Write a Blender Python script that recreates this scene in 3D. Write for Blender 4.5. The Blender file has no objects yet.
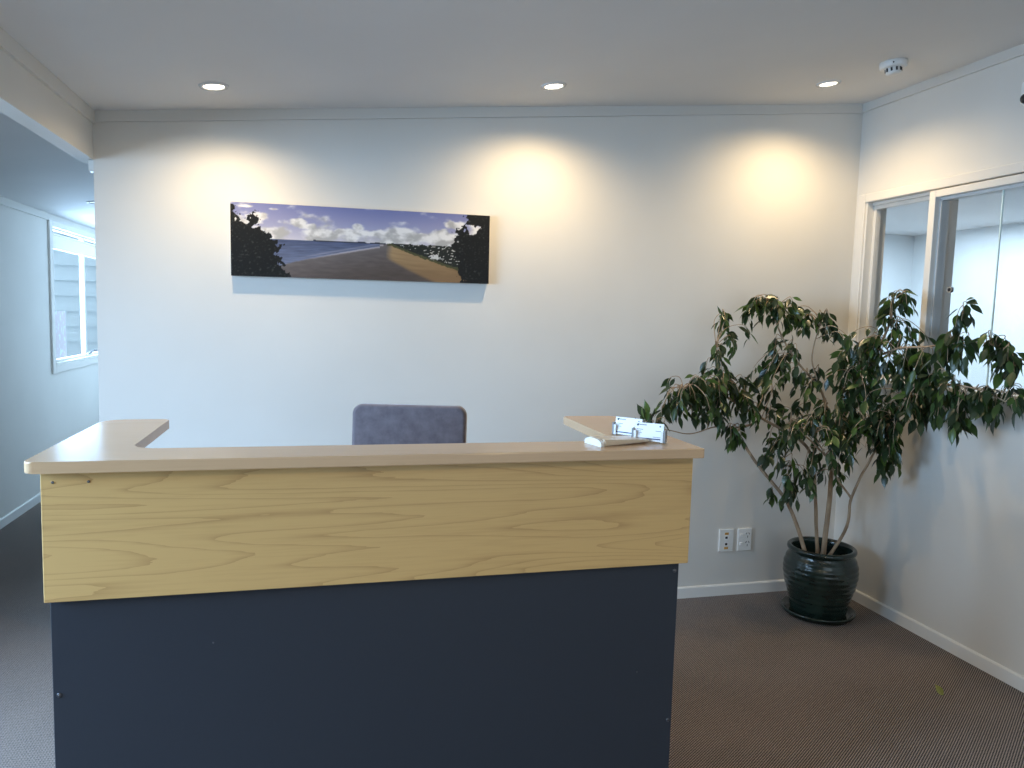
import bpy, bmesh, math, random
from math import sin, cos, pi, radians as rad
from mathutils import Vector as V, Matrix, Euler
from mathutils import noise as N

scene = bpy.context.scene
col = scene.collection
rnd = random.Random(11)

# ------------------------------------------------------------------ helpers
def link(o, parent=None):
    col.objects.link(o)
    if parent is not None:
        o.parent = parent
    return o

def tag(o, label=None, cat=None, group=None, kind=None):
    if label: o['label'] = label
    if cat: o['category'] = cat
    if group: o['group'] = group
    if kind: o['kind'] = kind
    return o

def obj(name, bm, mat, parent=None, smooth=False, loc=None, rot=None):
    me = bpy.data.meshes.new(name)
    bmesh.ops.recalc_face_normals(bm, faces=bm.faces)
    bm.to_mesh(me); bm.free()
    for m in (mat if isinstance(mat, (list, tuple)) else [mat]):
        me.materials.append(m)
    if smooth:
        for p in me.polygons: p.use_smooth = True
    o = bpy.data.objects.new(name, me)
    link(o, parent)
    if loc: o.location = loc
    if rot: o.rotation_euler = rot
    return o

def thing(name, label, cat, loc=(0, 0, 0), rot=(0, 0, 0), group=None):
    o = bpy.data.objects.new(name, None)
    o.empty_display_size = .05
    link(o); o.location = loc; o.rotation_euler = rot
    return tag(o, label, cat, group)

def struct(name, bm, mat, parent=None, **k):
    o = obj(name, bm, mat, parent, **k)
    if parent is None: o['kind'] = 'structure'
    return o

def box(bm, x0, x1, y0, y1, z0, z1, bevel=0, seg=2, mi=0):
    r = bmesh.ops.create_cube(bm, size=1)
    vs = r['verts']
    for v in vs:
        v.co = V((x0 + (v.co.x + .5) * (x1 - x0), y0 + (v.co.y + .5) * (y1 - y0), z0 + (v.co.z + .5) * (z1 - z0)))
    fs = list({f for v in vs for f in v.link_faces})
    for f in fs: f.material_index = mi
    if bevel:
        es = list({e for v in vs for e in v.link_edges})
        bmesh.ops.bevel(bm, geom=es, offset=bevel, segments=seg, profile=.5, affect='EDGES')
    return bm

def bx(*a, **k):
    return box(bmesh.new(), *a, **k)

def poly_prism(bm, pts, z0, z1):
    """extrude a 2-D outline (x, y) from z0 to z1"""
    lo = [bm.verts.new((x, y, z0)) for x, y in pts]
    hi = [bm.verts.new((x, y, z1)) for x, y in pts]
    n = len(pts)
    bm.faces.new(hi); bm.faces.new(list(reversed(lo)))
    for i in range(n):
        bm.faces.new((lo[i], lo[(i + 1) % n], hi[(i + 1) % n], hi[i]))
    return bm

def lathe(bm, prof, n=48, cx=0, cy=0, cap=False):
    rings = []
    for r, z in prof:
        if r < 1e-5:
            rings.append([bm.verts.new((cx, cy, z))])
        else:
            rings.append([bm.verts.new((cx + r * cos(2 * pi * k / n), cy + r * sin(2 * pi * k / n), z)) for k in range(n)])
    for a, b in zip(rings, rings[1:]):
        for k in range(n):
            k2 = (k + 1) % n
            if len(a) == 1 and len(b) == 1: continue
            if len(a) == 1: bm.faces.new((a[0], b[k], b[k2]))
            elif len(b) == 1: bm.faces.new((a[k], a[k2], b[0]))
            else: bm.faces.new((a[k], a[k2], b[k2], b[k]))
    if cap:
        for rr in (rings[0], rings[-1]):
            if len(rr) > 2: bm.faces.new(rr)
    return bm

def tube(bm, pts, radii, n=8):
    pts = [V(p) for p in pts]
    if not hasattr(radii, '__len__'): radii = [radii] * len(pts)
    rings = []
    side = None
    for i, p in enumerate(pts):
        d = (pts[min(i + 1, len(pts) - 1)] - pts[max(i - 1, 0)]).normalized()
        if side is None:
            side = d.cross(V((0, 0, 1)) if abs(d.z) < .9 else V((1, 0, 0))).normalized()
        else:
            side = (side - d * side.dot(d)).normalized()
        up = d.cross(side)
        rings.append([bm.verts.new(p + (side * cos(2 * pi * k / n) + up * sin(2 * pi * k / n)) * radii[i]) for k in range(n)])
    for a, b in zip(rings, rings[1:]):
        for k in range(n):
            bm.faces.new((a[k], a[(k + 1) % n], b[(k + 1) % n], b[k]))
    bm.faces.new(rings[0]); bm.faces.new(rings[-1])
    return bm

def catmull(pts, sub=5):
    pts = [V(p) for p in pts]; out = []
    for i in range(len(pts) - 1):
        p0, p1, p2, p3 = pts[max(i - 1, 0)], pts[i], pts[i + 1], pts[min(i + 2, len(pts) - 1)]
        for k in range(sub):
            t = k / sub
            out.append(.5 * ((2 * p1) + (p2 - p0) * t + (2 * p0 - 5 * p1 + 4 * p2 - p3) * t * t + (3 * p1 - p0 - 3 * p2 + p3) * t ** 3))
    out.append(pts[-1])
    return out

# ------------------------------------------------------------------ materials
def lin(r, g, b):
    f = lambda c: c / 12.92 if c <= .04045 else ((c + .055) / 1.055) ** 2.4
    return (f(r / 255), f(g / 255), f(b / 255), 1)

def mat(name, c=(.8, .8, .8, 1), rough=.5, spec=.5, metal=0, **k):
    m = bpy.data.materials.new(name); m.use_nodes = True
    b = m.node_tree.nodes['Principled BSDF']
    b.inputs['Base Color'].default_value = c
    b.inputs['Roughness'].default_value = rough
    b.inputs['Specular IOR Level'].default_value = spec
    b.inputs['Metallic'].default_value = metal
    for kk, v in k.items(): b.inputs[kk.replace('_', ' ')].default_value = v
    return m

class NT:
    def __init__(s, m):
        s.m = m; s.t = m.node_tree; s.b = s.t.nodes.get('Principled BSDF')
    def n(s, typ, **k):
        nd = s.t.nodes.new(typ)
        for a, v in k.items(): setattr(nd, a, v)
        return nd
    def l(s, a, b): s.t.links.new(a, b)
    def math(s, op, a, b=None, c=None):
        nd = s.n('ShaderNodeMath', operation=op)
        for i, v in enumerate((a, b, c)):
            if v is None: continue
            if hasattr(v, 'is_linked'): s.l(v, nd.inputs[i])
            else: nd.inputs[i].default_value = v
        return nd.outputs[0]
    def ramp(s, fac, stops):
        nd = s.n('ShaderNodeValToRGB'); s.l(fac, nd.inputs[0])
        e = nd.color_ramp.elements
        while len(e) < len(stops): e.new(.5)
        for el, (p, c) in zip(e, stops): el.position = p; el.color = c
        return nd.outputs[0]
    def coords(s, scale=(1, 1, 1), rot=(0, 0, 0)):
        tc = s.n('ShaderNodeTexCoord'); mp = s.n('ShaderNodeMapping')
        mp.inputs['Scale'].default_value = scale; mp.inputs['Rotation'].default_value = rot
        s.l(tc.outputs['Object'], mp.inputs['Vector'])
        return mp.outputs[0]
    def noise(s, vec, scale, detail=2, rough=.5):
        nd = s.n('ShaderNodeTexNoise'); s.l(vec, nd.inputs['Vector'])
        nd.inputs['Scale'].default_value = scale; nd.inputs['Detail'].default_value = detail
        nd.inputs['Roughness'].default_value = rough
        return nd.outputs['Fac']
    def bump(s, h, strength=.2, dist=.002):
        nd = s.n('ShaderNodeBump'); nd.inputs['Strength'].default_value = strength
        nd.inputs['Distance'].default_value = dist
        s.l(h, nd.inputs['Height']); s.l(nd.outputs[0], s.b.inputs['Normal'])
    def color(s, out): s.l(out, s.b.inputs['Base Color'])

def paint(name, c, rough=.6, amt=.04, scale=3):
    m = mat(name, c, rough, .3); t = NT(m)
    v = t.coords()
    f = t.noise(v, scale, 3)
    lo = tuple(x * (1 - amt) for x in c[:3]) + (1,); hi = tuple(min(1, x * (1 + amt)) for x in c[:3]) + (1,)
    t.color(t.ramp(f, [(.3, lo), (.7, hi)]))
    t.bump(t.noise(v, 220, 2), .08, .001)
    return m

def wood(name, base, dark, ring=.35, rough=.35, stretch=(.55, 3.2, 3.2), rings=9, off=0):
    """growth-ring contours of a stretched noise, grain along local x"""
    m = mat(name, base, rough, .45); t = NT(m)
    v = t.coords(stretch)
    if off:
        ad = t.n('ShaderNodeVectorMath', operation='ADD'); t.l(v, ad.inputs[0]); ad.inputs[1].default_value = (off, off * 1.7, off * .3); v = ad.outputs[0]
    n1 = t.noise(v, 1.0, 1.2, .4)
    n2 = t.noise(v, 14, 2)
    k = t.math('ADD', t.math('MULTIPLY', n1, rings), t.math('MULTIPLY', n2, .3))
    fr = t.math('FRACT', k)
    # sharp dark late-wood edge
    e = t.math('POWER', fr, 7)
    vf = t.coords((6, 160, 160))
    fine = t.noise(vf, 1, 3, .6)
    fac = t.math('ADD', t.math('MULTIPLY', e, ring), t.math('MULTIPLY', t.math('SUBTRACT', fine, .5), .6))
    broad = t.noise(t.coords((1.2, 9, 9)), 1, 2)
    fac = t.math('ADD', fac, t.math('MULTIPLY', t.math('SUBTRACT', broad, .45), .5))
    t.color(t.ramp(fac, [(0, base), (1, dark)]))
    return m

def glass_mat(name, tint=(1, 1, 1, 1), refl=.9):
    m = bpy.data.materials.new(name); m.use_nodes = True
    nt = m.node_tree; nt.nodes.clear()
    out = nt.nodes.new('ShaderNodeOutputMaterial'); mx = nt.nodes.new('ShaderNodeMixShader')
    tr = nt.nodes.new('ShaderNodeBsdfTransparent'); gl = nt.nodes.new('ShaderNodeBsdfGlossy')
    fr = nt.nodes.new('ShaderNodeFresnel'); fr.inputs['IOR'].default_value = 1.45
    tr.inputs[0].default_value = tint; gl.inputs['Roughness'].default_value = .01
    gl.inputs[0].default_value = (refl, refl, refl, 1)
    ge = nt.nodes.new('ShaderNodeNewGeometry'); mu = nt.nodes.new('ShaderNodeMath'); mu.operation = 'MULTIPLY'; inv = nt.nodes.new('ShaderNodeMath'); inv.operation = 'SUBTRACT'; inv.inputs[0].default_value = 1
    nt.links.new(ge.outputs['Backfacing'], inv.inputs[1]); nt.links.new(fr.outputs[0], mu.inputs[0]); nt.links.new(inv.outputs[0], mu.inputs[1])
    nt.links.new(mu.outputs[0], mx.inputs[0]); nt.links.new(tr.outputs[0], mx.inputs[1]); nt.links.new(gl.outputs[0], mx.inputs[2])
    nt.links.new(mx.outputs[0], out.inputs[0])
    return m

def emit(name, c, s):
    m = bpy.data.materials.new(name); m.use_nodes = True
    b = m.node_tree.nodes['Principled BSDF']
    b.inputs['Base Color'].default_value = c
    b.inputs['Emission Color'].default_value = c; b.inputs['Emission Strength'].default_value = s
    return m
# light levels
SPOT, P_ENT, P_FRONT, P_HALL, P_OFF, EXPO = 44, 370, 11, 130, 105, -0.27
SPOT2, HDX, HDY = 58, -1.50, 5.79
LEAF_MIN, LEAF_MAX = 6, 9
# ------------------------------------------------------------------ dimensions (metres, camera stands over the origin)
D = 3.377          # back wall
XR = 2.708         # right wall
XL = -.876         # end of the back wall / bulkhead
XH = -1.939        # hallway wall
SL, Z0 = .10234, 2.2780      # raked ceiling: z = Z0 + SL * x
def cz(x): return Z0 + SL * x
YF, YE = -2.3, 9.3            # wall behind the camera, far end of the hallway

M_wall = paint('wall_paint', (.70, .675, .63, 1), .55, .03, 2.0)
M_ceil = paint('ceiling_paint', (.74, .74, .74, 1), .7, .03, 1.5)
M_trim = mat('trim_gloss_paint', (.80, .79, .76, 1), .32, .5)
M_cornice = mat('cornice_paint', (.66, .64, .60, 1), .45, .4)
M_frame = mat('window_frame_paint', (.72, .69, .64, 1), .3, .5)
M_glass = glass_mat('clear_glass')
M_white = mat('white_plastic', (.82, .82, .80, 1), .3, .5)
M_black = mat('black_plastic', (.012, .012, .014, 1), .35, .5)

# carpet: diagonal loop-pile ribs, brown and charcoal flecks
M_carpet = mat('ribbed_carpet', (.05, .045, .04, 1), .95, .1); t = NT(M_carpet)
v = t.coords((1, 1, 1), (0, 0, rad(-35)))
sp = t.n('ShaderNodeSeparateXYZ'); t.l(v, sp.inputs[0])
wob = t.noise(v, 60, 2)
rib = t.math('SINE', t.math('ADD', t.math('MULTIPLY', sp.outputs['Y'], 2 * pi / .0074), t.math('MULTIPLY', wob, 1.6)))
rowi = t.math('FLOOR', t.math('DIVIDE', sp.outputs['Y'], .0074))
loop = t.math('SINE', t.math('ADD', t.math('MULTIPLY', sp.outputs['X'], 2 * pi / .011), t.math('MULTIPLY', rowi, 3.14159)))
fleck = t.noise(v, 170, 3, .7)
h = t.math('ADD', t.math('MULTIPLY', rib, .46), t.math('MULTIPLY', loop, .20))
fac = t.math('ADD', t.math('ADD', h, .5), t.math('MULTIPLY', t.math('SUBTRACT', fleck, .5), .9))
patch = t.noise(t.coords(), 2.2, 3)
fac = t.math('ADD', fac, t.math('MULTIPLY', t.math('SUBTRACT', patch, .5), .25))
t.color(t.ramp(fac, [(.08, (.011, .009, .008, 1)), (.5, (.064, .055, .049, 1)), (.95, (.37, .295, .255, 1))]))
t.bump(fac, .5, .004); t.b.inputs['Sheen Weight'].default_value = .16; t.b.inputs['Sheen Roughness'].default_value = .5

# ------------------------------------------------------------------ shell
struct('floor', bx(XH - .1, 6.0, YF - .1, YE, -.12, 0), M_carpet)

bm = bmesh.new()       # one raked ceiling over reception and hallway
vs = [bm.verts.new(c) for c in ((XH - .1, YF - .1, cz(XH - .1)), (XR + .12, YF - .1, cz(XR + .12)), (XR + .12, YE, cz(XR + .12)), (XH - .1, YE, cz(XH - .1)))]
f = bm.faces.new(vs)
r = bmesh.ops.extrude_face_region(bm, geom=[f])
for e in r['geom']:
    if isinstance(e, bmesh.types.BMVert): e.co.z += .1
struct('ceiling', bm, M_ceil)

def raked_wall(x0, x1, y0, y1):
    """box wall whose top follows the raked ceiling"""
    bm = bmesh.new()
    box(bm, x0, x1, y0, y1, 0, 1)
    for v in bm.verts:
        if v.co.z > .5: v.co.z = cz(v.co.x) + .01
    return bm
struct('wall_back', raked_wall(XL, XR + .12, D, D + .1), M_wall)

def wall_x(x0, x1, y0, y1, z1, holes):
    """wall slab along y between x0 and x1 with rectangular openings (y0, y1, z0, z1)"""
    bm = bmesh.new()
    ys = sorted({y0, y1, *[h[0] for h in holes], *[h[1] for h in holes]})
    for a, b in zip(ys, ys[1:]):
        hs = sorted([h for h in holes if h[0] <= a + 1e-6 and h[1] >= b - 1e-6], key=lambda h: h[2])
        z = 0
        for h in hs:
            if h[2] > z: box(bm, x0, x1, a, b, z, h[2])
            z = h[3]
        box(bm, x0, x1, a, b, z, z1)
    bmesh.ops.remove_doubles(bm, verts=bm.verts, dist=1e-5)
    return bm
struct('wall_right', wall_x(XR, XR + .12, YF, D, cz(XR) + .01, [(1.45, 3.296, 1.15, 2.047)]), M_wall)
struct('wall_left', wall_x(XH - .1, XH, YF, YE, cz(XH) + .01, [(.25, 2.45, 0, 2.02), (6.32, 8.3, .955, 1.992)]), M_wall)
bm = bmesh.new()       # bulkhead over the opening to the hallway
box(bm, XL - .065, XL, YF, D + .1, 2.0, 2.1)
for v in bm.verts:
    if v.co.z > 2.05: v.co.z = cz(v.co.x) + .01
M_bulk_under = M_wall
struct('wall_bulkhead', bm, M_wall)
struct('wall_hallway_right', raked_wall(XL - .0, XL + .1, D + .1, YE), M_wall)
struct('wall_hallway_end', raked_wall(XH - .1, XL + .1, YE, YE + .1), M_wall)
# wall behind the camera, with a wide window
bm = bmesh.new()
for a, b, z0, z1 in ((XH - .1, -.3, 0, 2.6), (-.3, 2.3, 0, .5), (-.3, 2.3, 2.05, 2.6), (2.3, XR + .12, 0, 2.6)):
    box(bm, a, b, YF - .1, YF, z0, z1)
struct('wall_front', bm, M_wall)

# baseboards
def skirting(name, pts_a, pts_b, nrm, h=.058, t=.012, m=None):
    a, b, n = V(pts_a), V(pts_b), V(nrm)
    bm = bmesh.new()
    prof = [(0, 0), (t, 0), (t, h - .006), (t - .005, h), (0, h)]
    ra = [bm.verts.new(a + n * p + V((0, 0, z))) for p, z in prof]
    rb = [bm.verts.new(b + n * p + V((0, 0, z))) for p, z in prof]
    k = len(prof)
    for i in range(k): bm.faces.new((ra[i], ra[(i + 1) % k], rb[(i + 1) % k], rb[i]))
    bm.faces.new(ra); bm.faces.new(rb)
    return struct(name, bm, m or M_trim)
skirting('baseboard_back', (XL, D, 0), (XR, D, 0), (0, -1, 0))
skirting('baseboard_right', (XR, YF, 0), (XR, D - .012, 0), (-1, 0, 0))
skirting('baseboard_left', (XH, 2.52, 0), (XH, YE, 0), (1, 0, 0), .06)

# flat cornice boards
def bar(p, q, n, h, t):
    """board hanging h below the line p-q, t thick along n"""
    p, q, n = V(p), V(q), V(n); bm = bmesh.new()
    prof = [(0, 0), (t, 0), (t, -h), (0, -h)]
    ra = [bm.verts.new(p + n * a + V((0, 0, z))) for a, z in prof]
    rb = [bm.verts.new(q + n * a + V((0, 0, z))) for a, z in prof]
    for i in range(4): bm.faces.new((ra[i], ra[(i + 1) % 4], rb[(i + 1) % 4], rb[i]))
    bm.faces.new(ra); bm.faces.new(rb)
    return bm
struct('trim_1', bar((XL, D, cz(XL)), (XR, D, cz(XR)), (0, -1, 0), .044, .012), M_cornice)
struct('trim_2', bar((XR, YF, cz(XR)), (XR, D - .012, cz(XR)), (-1, 0, 0), .043, .012), M_cornice)
struct('trim_3', bar((XL, YF, cz(XL)), (XL, D - .012, cz(XL)), (1, 0, 0), .050, .012), M_cornice)
struct('trim_4', bar((XH, YF, cz(XH)), (XH, YE, cz(XH)), (1, 0, 0), .050, .012), M_cornice)
struct('trim_5', bx(XL - .022, XL, D + .012, D + .06, 1.955, 2.0, .003), M_trim)   # little stop at the head of the opening

# glazed entrance in the left wall, beside the desk
w = bpy.data.objects.new('door_1', None); link(w); tag(w, 'glazed entrance doors in the left wall', None, None, 'structure')
bm = bmesh.new()
box(bm, XH, XH + .02, .18, .25, 0, 2.09, .003); box(bm, XH, XH + .02, 2.45, 2.52, 0, 2.09, .003); box(bm, XH, XH + .02, .25, 2.45, 2.02, 2.09, .003)
obj('architrave', bm, M_frame, w)
for a, b in ((.25, 1.35), (1.35, 2.45)):
    bm = bmesh.new()
    box(bm, XH - .07, XH - .03, a, a + .06, .005, 2.02, .003); box(bm, XH - .07, XH - .03, b - .06, b, .005, 2.02, .003)
    box(bm, XH - .07, XH - .03, a + .06, b - .06, .005, .12, .003); box(bm, XH - .07, XH - .03, a + .06, b - .06, 1.94, 2.02, .003)
    obj('door_frame', bm, M_frame, w)
    obj('pane', bx(XH - .053, XH - .047, a + .06, b - .06, .12, 1.94), M_glass, w)
    hy = b - .1 if a < 1 else a + .1
    bm = bmesh.new(); tube(bm, [(XH - .03, hy, .95), (XH + .01, hy, .95), (XH + .01, hy, 1.25), (XH - .03, hy, 1.25)], .009, 10)
    obj('door_handle', bm, M_white, w)

# ------------------------------------------------------------------ hallway window (window_1)
w = bpy.data.objects.new('window_1', None); link(w); tag(w, 'white hallway window looking onto weatherboards', None, None, 'structure')
bm = bmesh.new()       # architrave
box(bm, XH, XH + .016, 6.25, 6.32, .892, 2.035, .003); box(bm, XH, XH + .016, 8.3, 8.37, .892, 2.035, .003)
box(bm, XH, XH + .016, 6.32, 8.3, 1.992, 2.035, .003); box(bm, XH, XH + .016, 6.32, 8.3, .892, .955, .003)
obj('architrave', bm, M_frame, w)
bm = bmesh.new()
for a in ((6.32, 6.345, .955, 1.992), (8.275, 8.3, .955, 1.992), (6.345, 8.275, .955, .985), (6.345, 8.275, 1.978, 1.992), (7.20, 7.236, .985, 1.978)):
    box(bm, XH - .058, XH - .022, a[0], a[1], a[2], a[3], .004)
obj('window_frame', bm, M_frame, w)
obj('pane', bx(XH - .045, XH - .040, 6.345, 7.20, .985, 1.978), M_glass, w)
obj('pane', bx(XH - .045, XH - .040, 7.236, 8.275, .985, 1.978), M_glass, w)
obj('sill', bx(XH - .022, XH + .012, 6.345, 8.275, .955, .968, .004), M_frame, w)
bm = bx(XH - .03, XH - .008, 7.28, 7.34, .985, 1.0, .004); tube(bm, [(XH - .015, 7.3, .998), (XH + .0, 7.38, 1.012), (XH + .004, 7.44, 1.004)], .007)
obj('window_catch', bm, mat('catch_metal', (.25, .25, .27, 1), .35, .5, .8), w)
M_stick = mat('faded_sticker', (.78, .74, .78, 1), .6); t = NT(M_stick)
v = t.coords((1, 30, 22), (rad(38), 0, 0)); wv = t.n('ShaderNodeTexWave'); t.l(v, wv.inputs[0]); wv.inputs['Scale'].default_value = .8; wv.inputs['Distortion'].default_value = 5
t.color(t.ramp(wv.outputs['Fac'], [(.35, (.66, .58, .60, 1)), (.55, (.72, .79, .83, 1))]))
st = obj('sticker', bx(XH - .0395, XH - .0385, 6.36, 6.74, .995, 1.36), M_stick, w); st['label'] = 'faded red and white sticker in the corner of the glass'

bl = thing('roller_blind', 'cream roller blind rolled up at the top of the hallway window', 'blind', (XH - .012, 7.31, 1.835))
M_blind = mat('blind_fabric', (.86, .80, .64, 1), .8)
obj('blind_fabric', bx(-.008, -.005, -.955, .955, .01, .108), M_blind, bl)
obj('bottom_rail', bx(-.013, .0, -.955, .955, 0, .014, .003), M_blind, bl)
bm = bmesh.new(); tube(bm, [(-.006, -.955, .108), (-.006, .955, .108)], .008, 16)
obj('roller', bm, M_blind, bl)

# outside the hallway window: ground and the next building's weatherboard wall
struct('ground', bx(-9, XH - .1, -6, 12.5, -.4, -.3), paint('concrete_paving', (.35, .35, .34, 1), .9))
M_board = mat('weatherboard_paint', (.74, .82, .86, 1), .5)
nb = bmesh.new()
for k in range(20):       # each board leans out over the one below
    z = -.3 + k * .181
    vv = [nb.verts.new(c) for c in ((-7, 9.96, z), (-2.06, 9.96, z), (-2.06, 9.995, z + .182), (-7, 9.995, z + .182), (-7, 10.1, z), (-2.06, 10.1, z), (-2.06, 10.1, z + .182), (-7, 10.1, z + .182))]
    for q in ((0, 1, 2, 3), (4, 7, 6, 5), (0, 4, 5, 1), (3, 2, 6, 7), (0, 3, 7, 4), (1, 5, 6, 2)):
        nb.faces.new([vv[i] for i in q])
nbo = obj('neighbouring_building', nb, M_board)
tag(nbo, 'pale blue weatherboard building seen through the hallway window', 'building')

# ------------------------------------------------------------------ interior windows on the right (window_2 fixed, window_3 sliding hatch)
w = bpy.data.objects.new('window_2', None); link(w); tag(w, 'narrow fixed interior window beside the sliding hatch', None, None, 'structure')
bm = bmesh.new()       # architrave round both lights
box(bm, XR - .016, XR, 3.296, 3.345, 1.12, 2.09, .004)
box(bm, XR - .016, XR, 1.40, 3.296, 2.047, 2.09, .004)
obj('architrave', bm, M_frame, w)
bm = bmesh.new()
box(bm, XR - .008, XR + .11, 3.283, 3.296, 1.165, 2.047, .002)
box(bm, XR + .02, XR + .11, 2.872, 3.283, 2.032, 2.047, .002)
box(bm, XR + .030, XR + .060, 3.264, 3.283, 1.165, 2.032, .002)
box(bm, XR + .030, XR + .060, 2.872, 3.264, 2.012, 2.032, .002)
box(bm, XR + .030, XR + .060, 2.872, 3.264, 1.165, 1.19, .002)
obj('window_frame', bm, M_frame, w)
obj('pane', bx(XR + .044, XR + .048, 2.872, 3.264, 1.19, 2.012), M_glass, w)

w = bpy.data.objects.new('window_3', None); link(w); tag(w, 'wide sliding glass hatch to the room on the right', None, None, 'structure')
bm = bmesh.new()
box(bm, XR - .02, XR + .11, 2.836, 2.872, 1.165, 2.04, .003)
box(bm, XR - .02, XR + .11, 1.45, 2.836, 2.008, 2.04, .003)
box(bm, XR - .02, XR + .11, 1.45, 1.486, 1.165, 2.008, .003)
obj('window_frame', bm, M_frame, w)
M_chan = mat('aluminium_channel', (.62, .62, .61, 1), .4, .5)
bm = bmesh.new()
box(bm, XR + .006, XR + .051, 2.826, 2.836, 1.175, 2.0); box(bm, XR + .006, XR + .051, 1.486, 2.836, 1.995, 2.008); box(bm, XR + .006, XR + .051, 1.486, 2.836, 1.165, 1.176)
obj('track', bm, M_chan, w)
M_edge = mat('ground_glass_edge', (.75, .92, .9, 1), .25, .6)
p = obj('pane', bx(XR + .016, XR + .021, 2.525, 2.826, 1.176, 1.995), M_glass, w)
obj('pane_edge', bx(XR + .0155, XR + .0215, 2.520, 2.525, 1.176, 1.995), M_edge, p)
bm = bmesh.new(); tube(bm, [(XR + .012, 2.752, 1.594), (XR + .025, 2.752, 1.594)], .0135, 24)
fp = obj('finger_pull', bm, mat('chrome', (.6, .6, .6, 1), .2, .5, 1), p)
bm = bmesh.new(); tube(bm, [(XR + .0105, 2.752, 1.594), (XR + .0125, 2.752, 1.594)], .008, 20)
obj('finger_pull', bm, M_black, p)
obj('pane', bx(XR + .034, XR + .039, 1.486, 2.62, 1.176, 1.995), M_glass, w)
bm = bmesh.new()
box(bm, XR - .045, XR + .11, 1.40, 3.355, 1.145, 1.165, .004)
box(bm, XR - .018, XR, 1.40, 3.345, 1.112, 1.145, .003)
struct('trim_6', bm, M_frame)        # window sill

# room behind the hatch
M_room = paint('office_paint', (.68, .72, .74, 1), .6)
RX, RY, RZ = 5.59, 6.12, 2.30
bm = bmesh.new()
box(bm, RX, RX + .1, -1.5, RY, 0, RZ); struct('wall_office_right', bm, M_room)
struct('wall_office_back', bx(XR + .12, RX + .1, RY, RY + .1, 0, RZ), M_room)
struct('wall_office_front', bx(XR + .12, RX + .1, -1.6, -1.5, 0, RZ), M_room)
struct('wall_office_left', bx(XR + .02, XR + .12, D + .1, RY, 0, RZ), M_room)
struct('ceiling_office', bx(XR + .12, RX + .1, -1.6, RY + .1, RZ, RZ + .08), M_ceil)
# ------------------------------------------------------------------ reception desk
ZT = 1.114
M_top = wood('counter_laminate', (.56, .375, .22, 1), (.42, .27, .145, 1), .12, .22, (.5, 3, 3), 7, 3.1)
M_fascia = wood('maple_laminate', (.57, .365, .145, 1), (.31, .17, .06, 1), .5, .38, (.60, 9, 9), 28)
M_navy = mat('navy_laminate', (.022, .027, .037, 1), .42, .45); t = NT(M_navy)
t.bump(t.noise(t.coords(), 300, 2), .12, .001)
M_screw = mat('screw_metal', (.13, .13, .14, 1), .4, .5, .9)

desk = thing('reception_desk', 'U-shaped reception desk with maple fascia and dark navy base in mid room', 'desk', (.18, 1.94, 0))
ox, oy = .18, 1.94
def rnd_corner(cx, cy, r, a0, a1, n=6):
    return [(cx + r * cos(rad(a0 + (a1 - a0) * k / n)), cy + r * sin(rad(a0 + (a1 - a0) * k / n))) for k in range(n + 1)]
x0, x1, y0, y1 = -.561, .917, 1.6225, 2.212
wl, wr, yb = -.397, .745, 1.756
out = []
out += rnd_corner(x0 + .018, y0 + .018, .018, 180, 270)
out += rnd_corner(x1 - .004, y0 + .004, .004, 270, 360, 3)
out += rnd_corner(x1 - .016, y1 - .016, .016, 0, 90)
out += rnd_corner(wr + .012, y1 - .012, .012, 90, 180)
out += [(wr, yb + .06)] + rnd_corner(wr - .045, yb + .045, .045, 0, -90)[1:]
out += rnd_corner(wl + .045, yb + .045, .045, 270, 180)
out += rnd_corner(wl - .016, y1 - .016, .016, 0, 90)
out += rnd_corner(x0 + .05, y1 - .05, .05, 90, 180)
bm = poly_prism(bmesh.new(), [(x - ox, y - oy) for x, y in out], ZT - .024, ZT)
es = [e for e in bm.edges if abs(e.verts[0].co.z - e.verts[1].co.z) < 1e-6]
bmesh.ops.bevel(bm, geom=es, offset=.0028, segments=2, profile=.5, affect='EDGES')
obj('counter_top', bm, M_top, desk)
def L(x0, x1, y0, y1, z0, z1, b=.0012): return bx(x0 - ox, x1 - ox, y0 - oy, y1 - oy, z0, z1, b, 1)
obj('front_fascia', L(-.5385, .9025, 1.6525, 1.6705, .817, ZT - .024), M_fascia, desk)
f1 = obj('side_fascia', L(-.5385, -.5205, 1.6705, 2.19, .817, ZT - .024), M_fascia, desk)
obj('side_fascia', L(.8845, .9025, 1.6705, 2.19, .817, ZT - .024), M_fascia, desk)
obj('front_panel', L(-.5340, .8890, 1.674, 1.692, .012, 1.05), M_navy, desk)
M_side = M_navy
obj('side_panel', L(-.5205, -.5025, 1.692, 2.36, .012, .817), M_navy, desk)
obj('side_panel', L(.8665, .8845, 1.692, 2.36, .012, .817), M_navy, desk)
obj('worktop', L(-.5025, .8665, 1.692, 2.36, .70, .725, .003), M_top, desk)
def screw(x, y, z, r=.004):
    bm = lathe(bmesh.new(), [(0, .0022), (r * .4, .0022), (r * .5, .0012), (r * .75, .0022), (r, .0012), (r, -.002)], 16)
    bmesh.ops.rotate(bm, verts=bm.verts, cent=(0, 0, 0), matrix=Matrix.Rotation(rad(90), 3, 'X'))
    return obj('screw', bm, M_screw, desk, True, (x - ox, y - oy, z))
for x, y, z, r in ((-.522, 1.674, .609, .005), (.879, 1.674, .394, .005), (.877, 1.674, .792, .005), (-.22, 1.674, .697, .002), (.786, 1.674, .533, .002), (-.516, 1.6525, 1.066, .0028), (-.451, 1.6525, 1.066, .0028), (-.522, 1.674, .03, .005), (.879, 1.674, .03, .005)):
    screw(x, y, z, r)

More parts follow.
